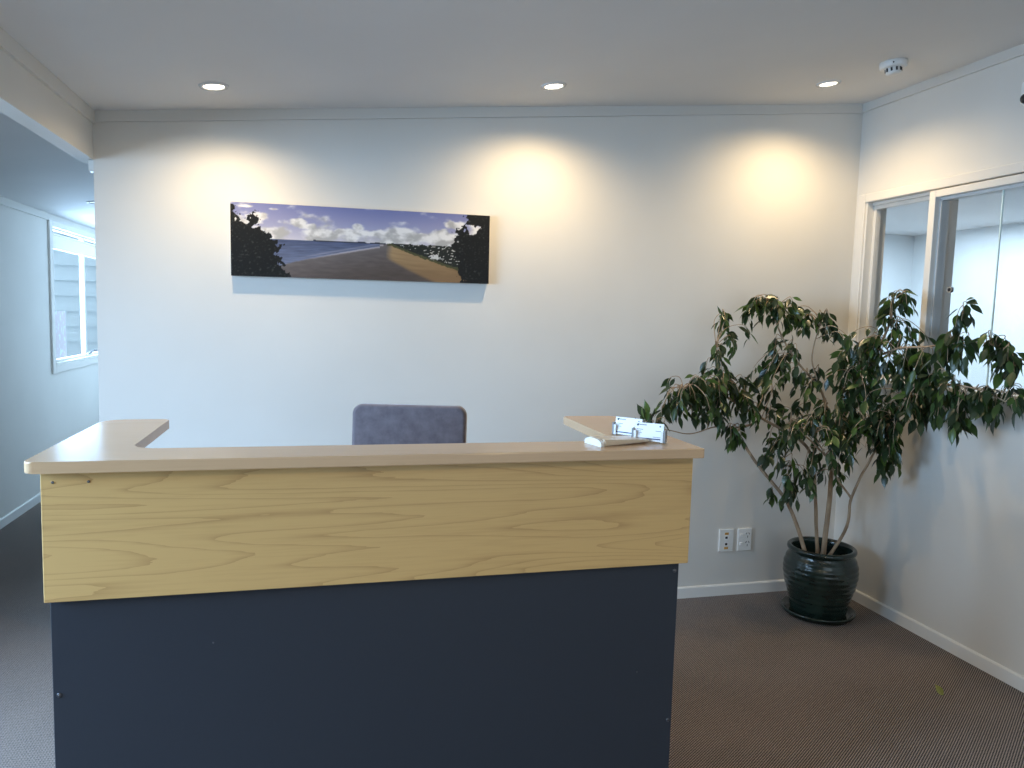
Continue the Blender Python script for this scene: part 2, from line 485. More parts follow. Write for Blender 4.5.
# ------------------------------------------------------------------ office chair behind the desk
M_fab = mat('grey_upholstery', (.105, .10, .135, 1), .85, .2); t = NT(M_fab)
v = t.coords(); f = t.noise(v, 26, 4, .6); g = t.noise(v, 700, 2)
t.color(t.ramp(f, [(.3, (.115, .096, .108, 1)), (.72, (.18, .153, .17, 1))])); t.bump(g, .3, .001)
t.b.inputs['Sheen Weight'].default_value = .4
ch = thing('office_chair', 'grey upholstered office chair behind the reception desk', 'chair', (.293, 2.50, 0), (0, 0, rad(-14)))
def pad(w, h, th, r, nx=18, nz=14, curve=.0):
    """rounded upholstered slab: w wide (x), h high (z), th thick (y)"""
    bm = bx(-w / 2, w / 2, -th / 2, th / 2, 0, h)
    es = [e for e in bm.edges if abs((e.verts[0].co - e.verts[1].co).normalized().y) > .9]
    bmesh.ops.bevel(bm, geom=es, offset=r, segments=6, profile=.5, affect='EDGES')
    es = [e for e in bm.edges if abs(e.verts[0].co.y - e.verts[1].co.y) < 1e-6 and e.calc_face_angle(0) > 1]
    bmesh.ops.bevel(bm, geom=es, offset=.014, segments=4, profile=.5, affect='EDGES')
    return bm
obj('backrest', pad(.39, .505, .075, .035), M_fab, ch, True, (0, .03, .605), (rad(-4), 0, 0))
bm = pad(.48, .46, .085, .06); 
obj('seat', bm, M_fab, ch, True, (0, -.05, .47), (rad(90), 0, 0))
for o in ch.children:
    if o.name.startswith('seat'): o.location = (0, .0, .46)
obj('back_bracket', bx(-.03, .03, .065, .095, .40, .68, .006), M_black, ch)
obj('under_bracket', bx(-.07, .07, -.25, .095, .395, .418, .004), M_black, ch)
bm = lathe(bmesh.new(), [(.0, .395), (.028, .395), (.028, .25), (.035, .25), (.035, .10), (.0, .10)], 24, 0, -.2)
obj('gas_lift', bm, M_black, ch, True)
for k in range(5):
    a = 2 * pi * k / 5 + .3; d = V((cos(a), sin(a), 0)); c = V((0, -.2, 0))
    bm = tube(bmesh.new(), [c + V((0, 0, .115)), c + d * .15 + V((0, 0, .105)), c + d * .27 + V((0, 0, .08))], [.03, .024, .018], 10)
    lg = obj('leg', bm, M_black, ch, True)
    n = V((-d.y, d.x, 0)); q = c + d * .27 + V((0, 0, .027))
    bm = tube(bmesh.new(), [q - n * .022, q + n * .022], .027, 18)
    obj('castor', bm, M_black, lg, True)

# ------------------------------------------------------------------ things on the counter
M_clear = glass_mat('clear_acrylic', (.93, .95, .95, 1))
M_card = mat('white_card', (.86, .87, .90, 1), .5)
M_ink = mat('grey_print', (.22, .23, .27, 1), .6)
M_green = mat('dark_green_print', (.02, .05, .06, 1), .6)
M_blue = mat('navy_print', (.015, .02, .09, 1), .5)
M_acr = mat('frosted_acrylic', (.80, .82, .82, 1), .15, .6)
M_smoke = mat('acrylic_edge', (.26, .27, .28, 1), .2, .6)
def card_set(x, y, ang, wide, hold_label, card_label, tilt):
    h = thing('business_card_holder', hold_label, 'card holder', (x, y, ZT), (0, 0, ang), 'business card holders on the counter')
    w = wide / 2
    obj('base', bx(-w - .006, w + .006, -.014, .030, 0, .0025, .0008, 1), M_clear, h)
    obj('back_plate', bx(-w - .002, w + .002, .008, .010, .0025, .032), M_clear, h, rot=(rad(-tilt), 0, 0))
    for s in (-1, 1):
        obj('end_clip', bx(s * (w + .003) - .003, s * (w + .003) + .003, -.011, .012, .0025, .034, .0008, 1), M_smoke if s < 0 else M_smoke, h)
        e = obj('front_lip', bx(s * (w - .003) - .003, s * (w - .003) + .003, -.012, -.010, .0025, .029), M_acr, h)
    c = thing('business_card', card_label, 'card', (x - .004 * sin(ang) * -1, y - .004 * cos(ang), ZT + .003), (rad(-tilt), 0, ang), 'business cards in holders')
    W = w - .0005
    obj('card_face', bx(-W, W, -.004, .003, 0, .046), M_card, c)
    def ink(a, b, z, hh): obj('text_line', bx(a, b, -.0046, -.0039, z, z + hh), M_ink, c)
    ink(-W + .012, -W + .030, .0395, .0020)
    ink(-W + .006, -W + .022, .028, .0014); ink(-W + .006, -W + .017, .0235, .0012); ink(-W + .006, -W + .019, .0195, .0012); ink(-W + .006, -W + .015, .0155, .0012)
    ink(W - .020, W - .006, .026, .0014); ink(W - .026, W - .006, .0105, .0012)
    bm = bmesh.new(); tube(bm, [(-W + .0075, -.0047, .0397), (-W + .0075, -.0039, .0397)], .0026, 14); tube(bm, [(-W + .0095, -.0047, .0415), (-W + .0095, -.0039, .0415)], .0016, 12)
    obj('logo', bm, M_green, c)
    bm = bmesh.new(); tube(bm, [(W - .009, -.0047, .039), (W - .009, -.0039, .039)], .0022, 14)
    obj('emblem', bm, M_ink, c)
    obj('bottom_band', bx(-W + .004, W - .004, -.0046, -.0039, .0045, .0075), M_blue, c)
card_set(.801, 1.822, rad(-50), .078, 'clear acrylic card holder on the counter nearer the back wall', 'white business card standing in the rear card holder, behind the front one', 8)
card_set(.816, 1.728, rad(-38), .075, 'clear acrylic card holder at the front right corner of the counter', 'white business card standing in the front card holder', 8)

M_cream = mat('cream_plastic', (.68, .58, .45, 1), .3, .5)
tb = thing('desk_tray', 'low cream and white plastic tray lying on the counter by the cards', 'tray', (.727, 1.722, ZT), (0, 0, rad(15.5)))
bm = bx(-.066, .076, -.034, .034, 0, .0165)
for v in bm.verts:
    if v.co.x > 0: v.co.z = .010 if v.co.z > .01 else .004
bmesh.ops.bevel(bm, geom=list(bm.edges), offset=.003, segments=2, affect='EDGES')
obj('tray_body', bm, M_cream, tb)
bm = bmesh.new(); outl = [(-.034, .0), (.034, .0)] + [(.034 * cos(a * pi / 10), .0075 + .0100 * sin(a * pi / 10)) for a in range(0, 11)]
va = [bm.verts.new((-.076, a, z)) for a, z in outl]; vb = [bm.verts.new((-.066, a, z)) for a, z in outl]
bm.faces.new(va); bm.faces.new(vb)
for i in range(len(outl)): bm.faces.new((va[i], va[(i + 1) % len(outl)], vb[(i + 1) % len(outl)], vb[i]))
o = obj('end_cap', bm, M_white, tb); o['label'] = 'white rounded end'

# ------------------------------------------------------------------ canvas print of a beach
def fbm(x, y, o=4, s=0.0):
    return N.fractal(V((x, y, s)), 1.0, 2.0, o)
def mixc(a, b, t):
    t = max(0, min(1, t)); return tuple(p + (q - p) * t for p, q in zip(a, b))
def ss(a, b, x):
    t = max(0, min(1, (x - a) / (b - a))); return t * t * (3 - 2 * t)
def beach(s, t):
    hor = .525 - .01 * s
    if t > hor:
        k = (t - hor) / (1 - hor)
        c = mixc((196, 192, 202), (112, 118, 166), k ** .7)
        d = fbm(s * 9, t * 5, 5, 3.3)
        bank = math.exp(-((k - .22 - .05 * sin(s * 9)) / .20) ** 2) * (.45 + .75 * s)
        a = ss(.0, .5, d * .8 + bank * .8 - .05)
        for cs, ct, rs, rt in ((.095, .80, .045, .085), (.06, .95, .03, .02), (.155, .93, .02, .018), (.235, .76, .05, .06), (.29, .71, .04, .05), (.475, .74, .026, .055), (.80, .70, .045, .08), (.86, .84, .05, .07), (.55, .66, .10, .05), (.42, .66, .05, .05), (.72, .64, .08, .06), (.03, .72, .05, .10)):
            q = ((s - cs) / rs) ** 2 + ((t - ct) / rt) ** 2
            a = max(a, ss(1.25, .35, q + .8 * fbm(s * 26, t * 10, 4, 1.1)))
        lum = .74 + .26 * ss(-.5, .5, fbm(s * 22 + 2, t * 9 - .35, 4, 7.7) + (k - .25) * .8)
        c = mixc(c, tuple(v * lum for v in (226, 224, 222)), a * .95)
    else:
        shore = .16 + .31 * max(0, min(1, (s - .18) / .37)) ** .85 if s < .555 else .5
        c = mixc((72, 82, 112), (104, 112, 138), (hor - t) / .35)
        c = tuple(v * (1 + .18 * fbm(s * 14, t * 80, 3, 2)) for v in c)
        if s > .555: c = (104, 94, 94)
        b = t - shore
        if b < .05:
            sand = mixc((98, 92, 93), (76, 66, 61), (shore - t) / .42)
            sand = tuple(v * (1 + .10 * fbm(s * 20, t * 30, 3, 5)) for v in sand)
            c = mixc(sand, c, ss(-.01, .01, b + .006 * fbm(s * 40, t * 20, 3, 1)))
        surf = math.exp(-((b + .005 * fbm(s * 60, 1, 3)) / .013) ** 2) * ss(.2, .45, s) * .75 + math.exp(-((b - .04) / .012) ** 2) * .35 * ss(.2, .35, s)
        if s < .57: c = mixc(c, (186, 180, 186), surf)
        edge = .592 - .012 * sin(min(1, (hor - t) / .3) * pi) + max(0, .32 - t) ** 1.3 * .75
        if s > edge - .01 and s > .58:
            dry = mixc((160, 134, 98), (126, 100, 70), (hor - t) / .4 + .3 * fbm(s * 12 + t * 20, t * 24, 3, 4))
            c = mixc(c, dry, ss(edge - .01, edge + .03, s))
    veg = .50 - 1.05 * max(0, s - .60) ** .9
    if s > .585 and t < hor + .012 + .012 * fbm(s * 60, 2, 3) and t > veg + .015 * fbm(s * 50, 4, 3):
        v = fbm(s * 70, t * 60, 4, 8)
        c = mixc((24, 28, 26), (70, 76, 52), ss(.1, .6, v))
        if v > .42 and t > veg + .06: c = (190, 188, 184)
        if math.exp(-((s - .775) / .03) ** 2 - ((t - .36) / .05) ** 2) * (1 + fbm(s * 90, t * 50, 3, 6)) > .62: c = (196, 194, 192)
        if t < veg + .035: c = mixc(c, (92, 90, 48), .6)
    if .3 < s < .58 and hor - .005 < t < hor + .012 + .018 * fbm(s * 30, 0, 3) * (s > .43): c = (46, 50, 66)
    # trees
    n = fbm(s * 46, t * 14, 5, 9) * 1.5
    key = ((0, .21), (.1, .195), (.25, .175), (.45, .172), (.62, .125), (.68, .09), (.75, .03), (.85, .022), (.92, .012), (1, -.02))
    lt = next(a[1] + (b[1] - a[1]) * (t - a[0]) / (b[0] - a[0]) for a, b in zip(key, key[1:]) if t <= b[0] + 1e-9)
    leftd = lt + .022 * n - s
    leftd = max(leftd, .023 - math.hypot(s - .081, (t - .755) * .26) + .02 * n)
    rt = .862 + .012 * sin(t * 9) + (.03 if t > .8 else 0) + (.02 * ss(.15, 0, t))
    rightd = s - rt + .022 * n
    if math.hypot((s - .925) / .03, (t - .78) / .09) + .6 * n < .75: rightd = -1
    if leftd > 0 or rightd > 0:
        v = fbm(s * 110, t * 36, 3, 12)
        c = mixc((9, 10, 11), (58, 62, 56), ss(.05, .9, v + .3 * fbm(s * 30, t * 9, 2, 3)) ** 1.4)
    return c
NX, NZ = 420, 118
W2, H2, TH = .5525, .1525, .033
verts, faces, cols = [], [], []
for j in range(NZ + 1):
    for i in range(NX + 1):
        s, tt = i / NX, j / NZ
        verts.append((-W2 + 2 * W2 * s, 0, -H2 + 2 * H2 * tt))
        c = beach(s, tt); cols.append(lin(*[max(0, min(255, q)) for q in c]))
for j in range(NZ):
    for i in range(NX):
        a = j * (NX + 1) + i
        faces.append((a, a + 1, a + NX + 2, a + NX + 1))
me = bpy.data.meshes.new('printed_front'); me.from_pydata(verts, [], faces); me.update()
ca = me.color_attributes.new('print', 'FLOAT_COLOR', 'POINT')
ca.data.foreach_set('color', [q for c in cols for q in c])
M_print = mat('printed_canvas', (.5, .5, .5, 1), .45, .35); t = NT(M_print)
at = t.n('ShaderNodeAttribute', attribute_name='print'); t.color(at.outputs['Color'])
t.bump(t.noise(t.coords(), 900, 1), .1, .0005)
me.materials.append(M_print)
pic = thing('canvas_print', 'long canvas photo print of a beach and sea hanging on the back wall', 'picture', (.1955, D - .0355, 1.7148), (0, rad(-.35), 0))
pf = bpy.data.objects.new('printed_front', me); link(pf, pic)
obj('canvas_frame', bx(-W2, W2, .0006, TH, -H2, H2, .0005, 1), mat('canvas_edge', (.50, .47, .45, 1), .6), pic)

# ------------------------------------------------------------------ downlights, smoke detector, sensor, wall plates
rake = math.atan(SL)
M_lamp = emit('lamp_glow', (1, .86, .66, 1), 14)
M_bezel = mat('downlight_bezel', (.78, .78, .78, 1), .25, .5)
def downlight(x, y, label, power, on=True):
    d = thing('downlight', label, 'ceiling light', (x, y, cz(x)), (0, -rake, 0), 'recessed ceiling downlights')
    obj('bezel', lathe(bmesh.new(), [(.036, -.0005), (.036, -.004), (.040, -.007), (.050, -.006), (.053, -.0005), (.053, 0.0), (.036, 0.0), (.036, -.0005)], 40), M_bezel, d, True)
    obj('lamp', lathe(bmesh.new(), [(.0, -.0035), (.030, -.0032), (.036, -.002), (.036, -.0002), (0, -.0002)], 36), M_lamp if on else M_white, d, True)
    if on:
        ld = bpy.data.lights.new('downlight_beam', 'SPOT'); ld.energy = power; ld.color = (1.0, .75, .42)
        ld.spot_size = rad(158); ld.spot_blend = 1.0; ld.shadow_soft_size = .015
        lo = bpy.data.objects.new('downlight_beam', ld); link(lo); lo.location = (x + .002, y, cz(x) - .022)
        lo.rotation_euler = (0, -rake * .3, 0)
    return d
downlight(-.379, 3.03, 'round lit downlight in ceiling above left end of beach canvas, leftmost lit', SPOT * .72)
downlight(-.379, -.3, 'unseen downlight added in the ceiling to light the desk front, nearer the hallway', SPOT2)  # this lamp and the next are added, out of view, to brighten the fascia
downlight(.933, -.3, 'unseen downlight added in the ceiling to light the desk front, nearer the right wall', SPOT2)
downlight(.933, 3.03, 'round lit downlight in ceiling right of beach canvas, middle of the row', SPOT * .92)
downlight(2.214, 3.0, 'round lit downlight in ceiling near smoke detector and right corner', SPOT)
hall = downlight(HDX, HDY, 'small unlit downlight in the hallway ceiling at edge of back wall', 0, False)

sd = thing('smoke_detector', 'white round smoke detector on ceiling near the right wall', 'smoke detector', (2.295, 2.70, cz(2.295)), (0, -rake, rad(-18)))
obj('mounting_base', lathe(bmesh.new(), [(0, 0), (.052, 0), (.053, -.012), (.051, -.024), (.047, -.027), (.0, -.027)], 40), M_white, sd, True)
obj('sensing_head', lathe(bmesh.new(), [(.030, -.025), (.030, -.046), (.024, -.051), (.0, -.052)], 32), M_white, sd, True)
bm = bmesh.new()
for k in range(10):
    a = 2 * pi * k / 10
    box(bm, -.0035, .0035, .029, .0325, -.041, -.026)
    bmesh.ops.rotate(bm, verts=bm.verts[-8:], cent=(0, 0, 0), matrix=Matrix.Rotation(a, 3, 'Z'))
obj('vent_slots', bm, M_black, sd)
bm = bmesh.new(); lathe(bm, [(0, .001), (.003, .001), (.003, -.001), (0, -.001)], 12)
bmesh.ops.rotate(bm, verts=bm.verts, cent=(0, 0, 0), matrix=Matrix.Rotation(rad(90), 3, 'X'))
obj('indicator_light', bm, M_black, sd, loc=(-.02, -.049, -.014))

sn = thing('motion_sensor', 'white motion sensor on the right wall at the edge of view', 'sensor', (XR, 2.408, 2.352))
bm = bx(-.035, 0, -.032, .032, -.045, .045, .012, 4); obj('housing', bm, M_white, sn, True)
bm = bmesh.new(); bmesh.ops.create_uvsphere(bm, u_segments=20, v_segments=12, radius=.020)
obj('lens', bm, M_black, sn, True, (-.028, .008, -.024))

def plate(name, x, label, cat):
    p = thing(name, label, cat, (x, D, .293))
    obj('face_plate', bx(-.041, .041, -.009, 0, -.0595, .0595, .003, 2), M_white, p)
    return p
p = plate('data_outlet', 2.053, 'white wall plate with two data jacks and orange tags beside the desk', 'data outlet')
M_or = mat('orange_tag', (.55, .30, .06, 1), .5)
for z in (.0155, -.019):
    obj('data_jack', bx(-.010, .012, -.0105, -.0085, z - .011, z + .011, .0008, 1), mat('bright_white', (.9, .9, .9, 1), .3) if z > 0 else bpy.data.materials['bright_white'], p)
    obj('jack_opening', bx(-.008, .005, -.0112, -.0103, z - .006, z + .006), M_black, p)
for z in (.036, -.040):
    obj('name_tag', bx(-.011, .011, -.0100, -.0085, z - .006, z + .006), M_or, p)
p = plate('power_outlet', 2.160, 'white double power point nearer the plant, with two switches', 'power outlet')
M_slot = mat('socket_slots', (.10, .10, .10, 1), .5)
for z in (.024, -.022):
    bm = bx(-.030, -.014, -.0135, -.008, z - .007, z + .007, .002, 2)
    obj('switch', bm, bpy.data.materials['bright_white'], p)
    bm = bmesh.new()
    for dx, dz, a in ((.008, .008, 30), (.024, .008, -30), (.016, -.009, 0)):
        n0 = len(bm.verts); box(bm, -.0016, .0016, -.0098, -.0088, -.0055, .0055)
        bm.verts.ensure_lookup_table()
        vs = bm.verts[n0:]
        bmesh.ops.rotate(bm, verts=vs, cent=(0, 0, 0), matrix=Matrix.Rotation(rad(a), 3, 'Y'))
        bmesh.ops.translate(bm, verts=vs, vec=(dx, 0, z + dz))
    obj('socket', bm, M_slot, p)
# ------------------------------------------------------------------ potted weeping fig
PX, PY = 2.394, 3.064
M_pot = mat('green_glaze', (.010, .022, .018, 1), .22, .5); t = NT(M_pot)
v = t.coords((1, 1, 1)); n1 = t.noise(v, 14, 3)
t.color(t.ramp(n1, [(.3, (.006, .014, .012, 1)), (.75, (.020, .040, .033, 1))]))
t.b.inputs['Coat Weight'].default_value = .25; t.b.inputs['Coat Roughness'].default_value = .06
M_soil = paint('potting_soil', (.025, .018, .013, 1), .95, .5, 60)
M_bark = mat('fig_bark', (.30, .21, .13, 1), .8, .2); t = NT(M_bark)
v = t.coords((40, 40, 9)); n1 = t.noise(v, 1, 4)
t.color(t.ramp(n1, [(.3, (.26, .18, .115, 1)), (.7, (.50, .37, .25, 1))])); t.bump(n1, .5, .004)
M_leaf = bpy.data.materials.new('fig_leaf'); M_leaf.use_nodes = True
t = NT(M_leaf); g = t.n('ShaderNodeNewGeometry')
c = t.ramp(g.outputs['Random Per Island'], [(0, (.017, .030, .014, 1)), (.55, (.031, .054, .020, 1)), (.85, (.052, .094, .024, 1)), (1, (.075, .13, .028, 1))])
t.color(c); t.b.inputs['Roughness'].default_value = .30; t.b.inputs['Specular IOR Level'].default_value = .5
tl = t.n('ShaderNodeBsdfTranslucent'); mx = t.n('ShaderNodeMixShader'); hs = t.n('ShaderNodeHueSaturation')
hs.inputs['Value'].default_value = 2.6; hs.inputs['Saturation'].default_value = 1.1; t.l(c, hs.inputs['Color']); t.l(hs.outputs[0], tl.inputs[0])
mx.inputs[0].default_value = .22; t.l(t.b.outputs[0], mx.inputs[1]); t.l(tl.outputs[0], mx.inputs[2])
t.l(mx.outputs[0], t.t.nodes['Material Output'].inputs[0])

sc = thing('plant_saucer', 'dark green glazed saucer on carpet under the fig pot', 'saucer', (PX, PY, 0))
obj('dish', lathe(bmesh.new(), [(0, 0), (.146, 0), (.156, .004), (.171, .022), (.173, .030), (.169, .033), (.162, .030), (.148, .012), (.140, .009), (0, .009)], 56), M_pot, sc, True)

fig = thing('potted_fig', 'tall weeping fig in a dark green glazed pot in the right corner', 'plant', (PX, PY, .009))
prof = [(0, 0), (.124, 0), (.129, .006)]
zs = [.012 + .004 * k for k in range(71)]
def pr(z):
    key = [(.0, .128), (.05, .136), (.10, .151), (.15, .1655), (.20, .1735), (.235, .172), (.265, .163), (.285, .152), (.295, .148)]
    for (a, ra), (b, rb) in zip(key, key[1:]):
        if a <= z <= b:
            q = (z - a) / (b - a); q = q * q * (3 - 2 * q) * .5 + q * .5; return ra + (rb - ra) * q
    return .148
for z in zs:
    amp = .0007 * ss(.03, .08, z) * (1 - ss(.20, .26, z)) + .0004
    prof.append((pr(z) + amp * sin(z * 2 * pi / .026), z))
prof += [(.150, .298), (.157, .301), (.1605, .309), (.159, .318), (.152, .3235), (.142, .322), (.136, .314), (.134, .30), (.140, .27), (.150, .22), (.13, .06), (0, .05)]
obj('pot', lathe(bmesh.new(), [(r, z * 1.035) for r, z in prof], 72), M_pot, fig, True)
bm = lathe(bmesh.new(), [(0, .262), (.05, .264), (.10, .258), (.139, .252), (.139, .235), (0, .23)], 40)
for vv in bm.verts:
    vv.co.z += .006 * N.noise(vv.co * 40)
obj('soil', bm, M_soil, fig, True)
O = V((PX, PY, .009))
LIMBS = {
    'T1': [(2.297,3.05,0.301),(2.238,3.06,0.455),(2.181,3.08,0.585),(2.084,3.11,0.699),(1.963,3.14,0.856),(1.95,3.15,0.903),(2.017,3.14,0.938)],
    'T1b': [(2.181,3.08,0.585),(2.174,3.09,0.715),(2.169,3.08,0.844),(2.162,3.05,0.945)],
    'T2': [(2.383,3.08,0.276),(2.36,3.1,0.628),(2.326,3.1,0.788),(2.259,3.1,0.863),(2.161,3.1,0.913),(2.06,3.1,0.963),(1.944,3.1,1.021),(1.824,3.1,1.087),(1.697,3.08,1.126),(1.596,3.06,1.119)],
    'T2b': [(1.824,3.1,1.087),(1.802,3.1,1.2),(1.779,3.1,1.315)],
    'T3': [(2.396,3.06,0.282),(2.408,3.05,0.554),(2.398,3.03,0.761),(2.407,3.02,0.913),(2.423,3.0,1.07),(2.449,2.95,1.193),(2.505,2.9,1.337),(2.515,2.86,1.443),(2.505,2.84,1.542)],
    'T3a': [(2.407,3.02,0.913),(2.373,3.06,1.019),(2.352,3.1,1.112),(2.254,3.13,1.225),(2.177,3.15,1.334),(2.134,3.16,1.415),(2.101,3.16,1.495)],
    'T3c': [(2.352,3.1,1.112),(2.297,3.1,1.252),(2.319,3.1,1.397),(2.351,3.1,1.483)],
    'T4': [(2.412,3.04,0.288),(2.478,3.0,0.456),(2.465,2.97,0.602),(2.482,2.94,0.701),(2.497,2.9,0.79),(2.524,2.85,0.939),(2.528,2.75,1.099),(2.504,2.65,1.219)],
    'T4b': [(2.465,2.97,0.602),(2.393,2.98,0.689),(2.317,2.98,0.811),(2.234,2.98,0.908)],
    'E': [(2.491,2.88,1.292),(2.481,2.75,1.33),(2.49,2.62,1.341),(2.498,2.5,1.359),(2.524,2.36,1.37),(2.525,2.27,1.339)],
    'E2': [(2.528,2.75,1.099),(2.513,2.6,1.168),(2.499,2.46,1.195),(2.502,2.32,1.181),(2.513,2.24,1.151)],
    'E3': [(2.498,2.5,1.359),(2.509,2.47,1.437),(2.502,2.45,1.505)],
    'M': [(2.398,3.03,0.761),(2.269,3.0,0.856),(2.16,2.97,0.934)],
    'BL': [(2.017,3.14,0.938),(1.902,3.1,0.926),(1.768,3.05,0.94),(1.616,3.0,0.918),(1.497,2.98,0.94),(1.405,2.97,0.956)],
}
R0 = {'T1': (.0105, .005), 'T1b': (.005, .002), 'T2': (.0095, .004), 'T2b': (.004, .002), 'T3': (.0135, .0045), 'T3a': (.008, .003), 'T3c': (.005, .002), 'T4': (.0085, .0035), 'T4b': (.006, .003), 'E': (.0055, .0025), 'E2': (.005, .0022), 'E3': (.003, .0018), 'M': (.006, .003), 'BL': (.004, .0018)}
nodes = []
for k, pts in LIMBS.items():
    cp = catmull(pts, 6)
    r0, r1 = R0[k]
    n = len(cp)
    cp = [p + V((N.noise(p * 9), N.noise(p * 9 + V((5, 0, 0))), 0)) * .006 * (0 < i < n - 1) for i, p in enumerate(cp)]
    obj('trunk' if k in ('T1', 'T2', 'T3', 'T4') else 'branch', tube(bmesh.new(), [p - O for p in cp], [r0 + (r1 - r0) * (i / (n - 1)) ** .8 for i in range(n)], 10), M_bark, fig, True)
    for i, p in enumerate(cp):
        if p.z > .6 : nodes.append(p)

CL = [(2.025, 3.16, 1.503, 0.095, 0.06, 0.048, 5),
      (2.155, 3.16, 1.516, 0.135, 0.08, 0.048, 8),
      (2.275, 3.14, 1.481, 0.087, 0.07, 0.058, 5),
      (1.925, 3.16, 1.386, 0.047, 0.05, 0.047, 2),
      (2.361, 3.1, 1.436, 0.058, 0.05, 0.067, 4),
      (2.123, 3.14, 1.295, 0.105, 0.08, 0.057, 4),
      (2.017, 3.14, 1.189, 0.095, 0.08, 0.066, 4),
      (1.61, 3.07, 1.145, 0.072, 0.07, 0.045, 6),
      (1.731, 3.09, 1.163, 0.092, 0.1, 0.064, 8),
      (1.86, 3.1, 1.181, 0.084, 0.1, 0.065, 7),
      (1.791, 3.1, 1.283, 0.037, 0.04, 0.037, 3),
      (1.685, 3.05, 1.056, 0.099, 0.1, 0.054, 7),
      (1.845, 3.08, 1.052, 0.101, 0.1, 0.055, 8),
      (1.991, 3.08, 1.071, 0.084, 0.1, 0.075, 6),
      (1.865, 3.1, 0.926, 0.065, 0.06, 0.028, 3),
      (2.133, 3.1, 1.083, 0.076, 0.08, 0.076, 4),
      (2.25, 3.12, 1.178, 0.086, 0.08, 0.096, 5),
      (2.315, 3.08, 1.036, 0.076, 0.08, 0.086, 5),
      (2.132, 3.0, 0.882, 0.092, 0.1, 0.083, 6),
      (2.23, 2.98, 0.955, 0.101, 0.1, 0.092, 8),
      (2.318, 2.96, 0.886, 0.083, 0.1, 0.083, 6),
      (2.233, 3.05, 0.727, 0.085, 0.08, 0.066, 5),
      (2.142, 3.07, 0.652, 0.047, 0.06, 0.047, 3),
      (2.301, 2.98, 0.74, 0.083, 0.08, 0.065, 4),
      (2.086, 3.1, 0.818, 0.066, 0.06, 0.057, 3),
      (2.367, 2.9, 1.035, 0.118, 0.12, 0.1, 9),
      (2.389, 2.95, 1.263, 0.102, 0.1, 0.092, 7),
      (2.46, 2.88, 1.337, 0.1, 0.1, 0.082, 8),
      (2.508, 2.84, 1.507, 0.041, 0.05, 0.041, 4),
      (2.541, 2.78, 1.432, 0.062, 0.07, 0.053, 4),
      (2.485, 2.8, 1.184, 0.116, 0.1, 0.098, 10),
      (2.433, 2.84, 0.951, 0.108, 0.1, 0.081, 7),
      (2.52, 2.8, 0.911, 0.063, 0.08, 0.081, 4),
      (2.51, 2.82, 0.792, 0.063, 0.06, 0.045, 2),
      (2.357, 2.98, 1.143, 0.084, 0.1, 0.084, 4),
      (2.5, 2.72, 1.279, 0.079, 0.07, 0.07, 6),
      (2.482, 2.58, 1.288, 0.084, 0.07, 0.058, 6),
      (2.497, 2.46, 1.357, 0.081, 0.06, 0.052, 6),
      (2.503, 2.45, 1.49, 0.036, 0.03, 0.032, 2),
      (2.522, 2.36, 1.389, 0.055, 0.05, 0.039, 3),
      (2.529, 2.28, 1.365, 0.046, 0.05, 0.053, 3),
      (2.496, 2.58, 1.14, 0.092, 0.07, 0.067, 7),
      (2.491, 2.45, 1.175, 0.072, 0.06, 0.056, 5),
      (2.514, 2.33, 1.168, 0.07, 0.05, 0.039, 4),
      (2.532, 2.24, 1.19, 0.053, 0.04, 0.038, 3),
      (2.494, 2.42, 1.089, 0.056, 0.05, 0.04, 3),
      (2.46, 2.88, 1.153, 0.109, 0.1, 0.128, 9),
      (2.408, 2.93, 1.366, 0.064, 0.07, 0.064, 4),
      (2.479, 2.84, 1.034, 0.09, 0.1, 0.081, 8),
      (2.518, 2.74, 1.109, 0.079, 0.07, 0.079, 6),
      (2.54, 2.82, 1.552, 0.032, 0.04, 0.036, 3),
      (1.867, 3.16, 1.47, 0.038, 0.04, 0.028, 2),
      (2.372, 2.93, 0.938, 0.083, 0.1, 0.073, 5),
      (1.665, 3.02, 1.114, 0.089, 0.08, 0.072, 6),
      (1.528, 3.04, 1.094, 0.053, 0.06, 0.045, 5),
      (2.502, 2.22, 1.349, 0.03, 0.03, 0.045, 3),
      (1.375, 2.97, 0.978, 0.022, 0.02, 0.017, 2),
      (1.451, 2.97, 0.982, 0.013, 0.02, 0.013, 1)]
lv, lf = [], []
twigs = []
def leaf(base, d, nrm, L):
    """one pointed fig leaf with a folded midrib, a drooping blade and a drip tip"""
    d = d.normalized(); sd = d.cross(nrm).normalized(); up = sd.cross(d)
    w = L * rnd.uniform(.17, .225); curl = rnd.uniform(.02, .22) * L; fold = rnd.uniform(.10, .45)
    st = ((0, .0), (.10, .12), (.26, .74), (.45, 1.0), (.64, .80), (.80, .40), (.90, .12), (1.0, 0))
    i0 = len(lv); rows = []
    for q, ww in st:
        c = base + d * (L * q) - up * (curl * q * q)
        if ww == 0: lv.append(c); rows.append((len(lv) - 1,)); continue
        o = sd * (w * ww); hgt = up * (w * ww * fold)
        lv.extend((c - o + hgt, c, c + o + hgt)); rows.append((len(lv) - 3, len(lv) - 2, len(lv) - 1))
    for a, b in zip(rows, rows[1:]):
        if len(a) == 1: lf.append((a[0], b[0], b[1])); lf.append((a[0], b[1], b[2]))
        elif len(b) == 1: lf.append((a[0], b[0], a[1])); lf.append((a[1], b[0], a[2]))
        else: lf.append((a[0], b[0], b[1], a[1])); lf.append((a[1], b[1], b[2], a[2]))
def inside(p): return p.x < XR - .02 and p.y < D - .02 and not (p.x > XR - .05 and p.z < 1.17)
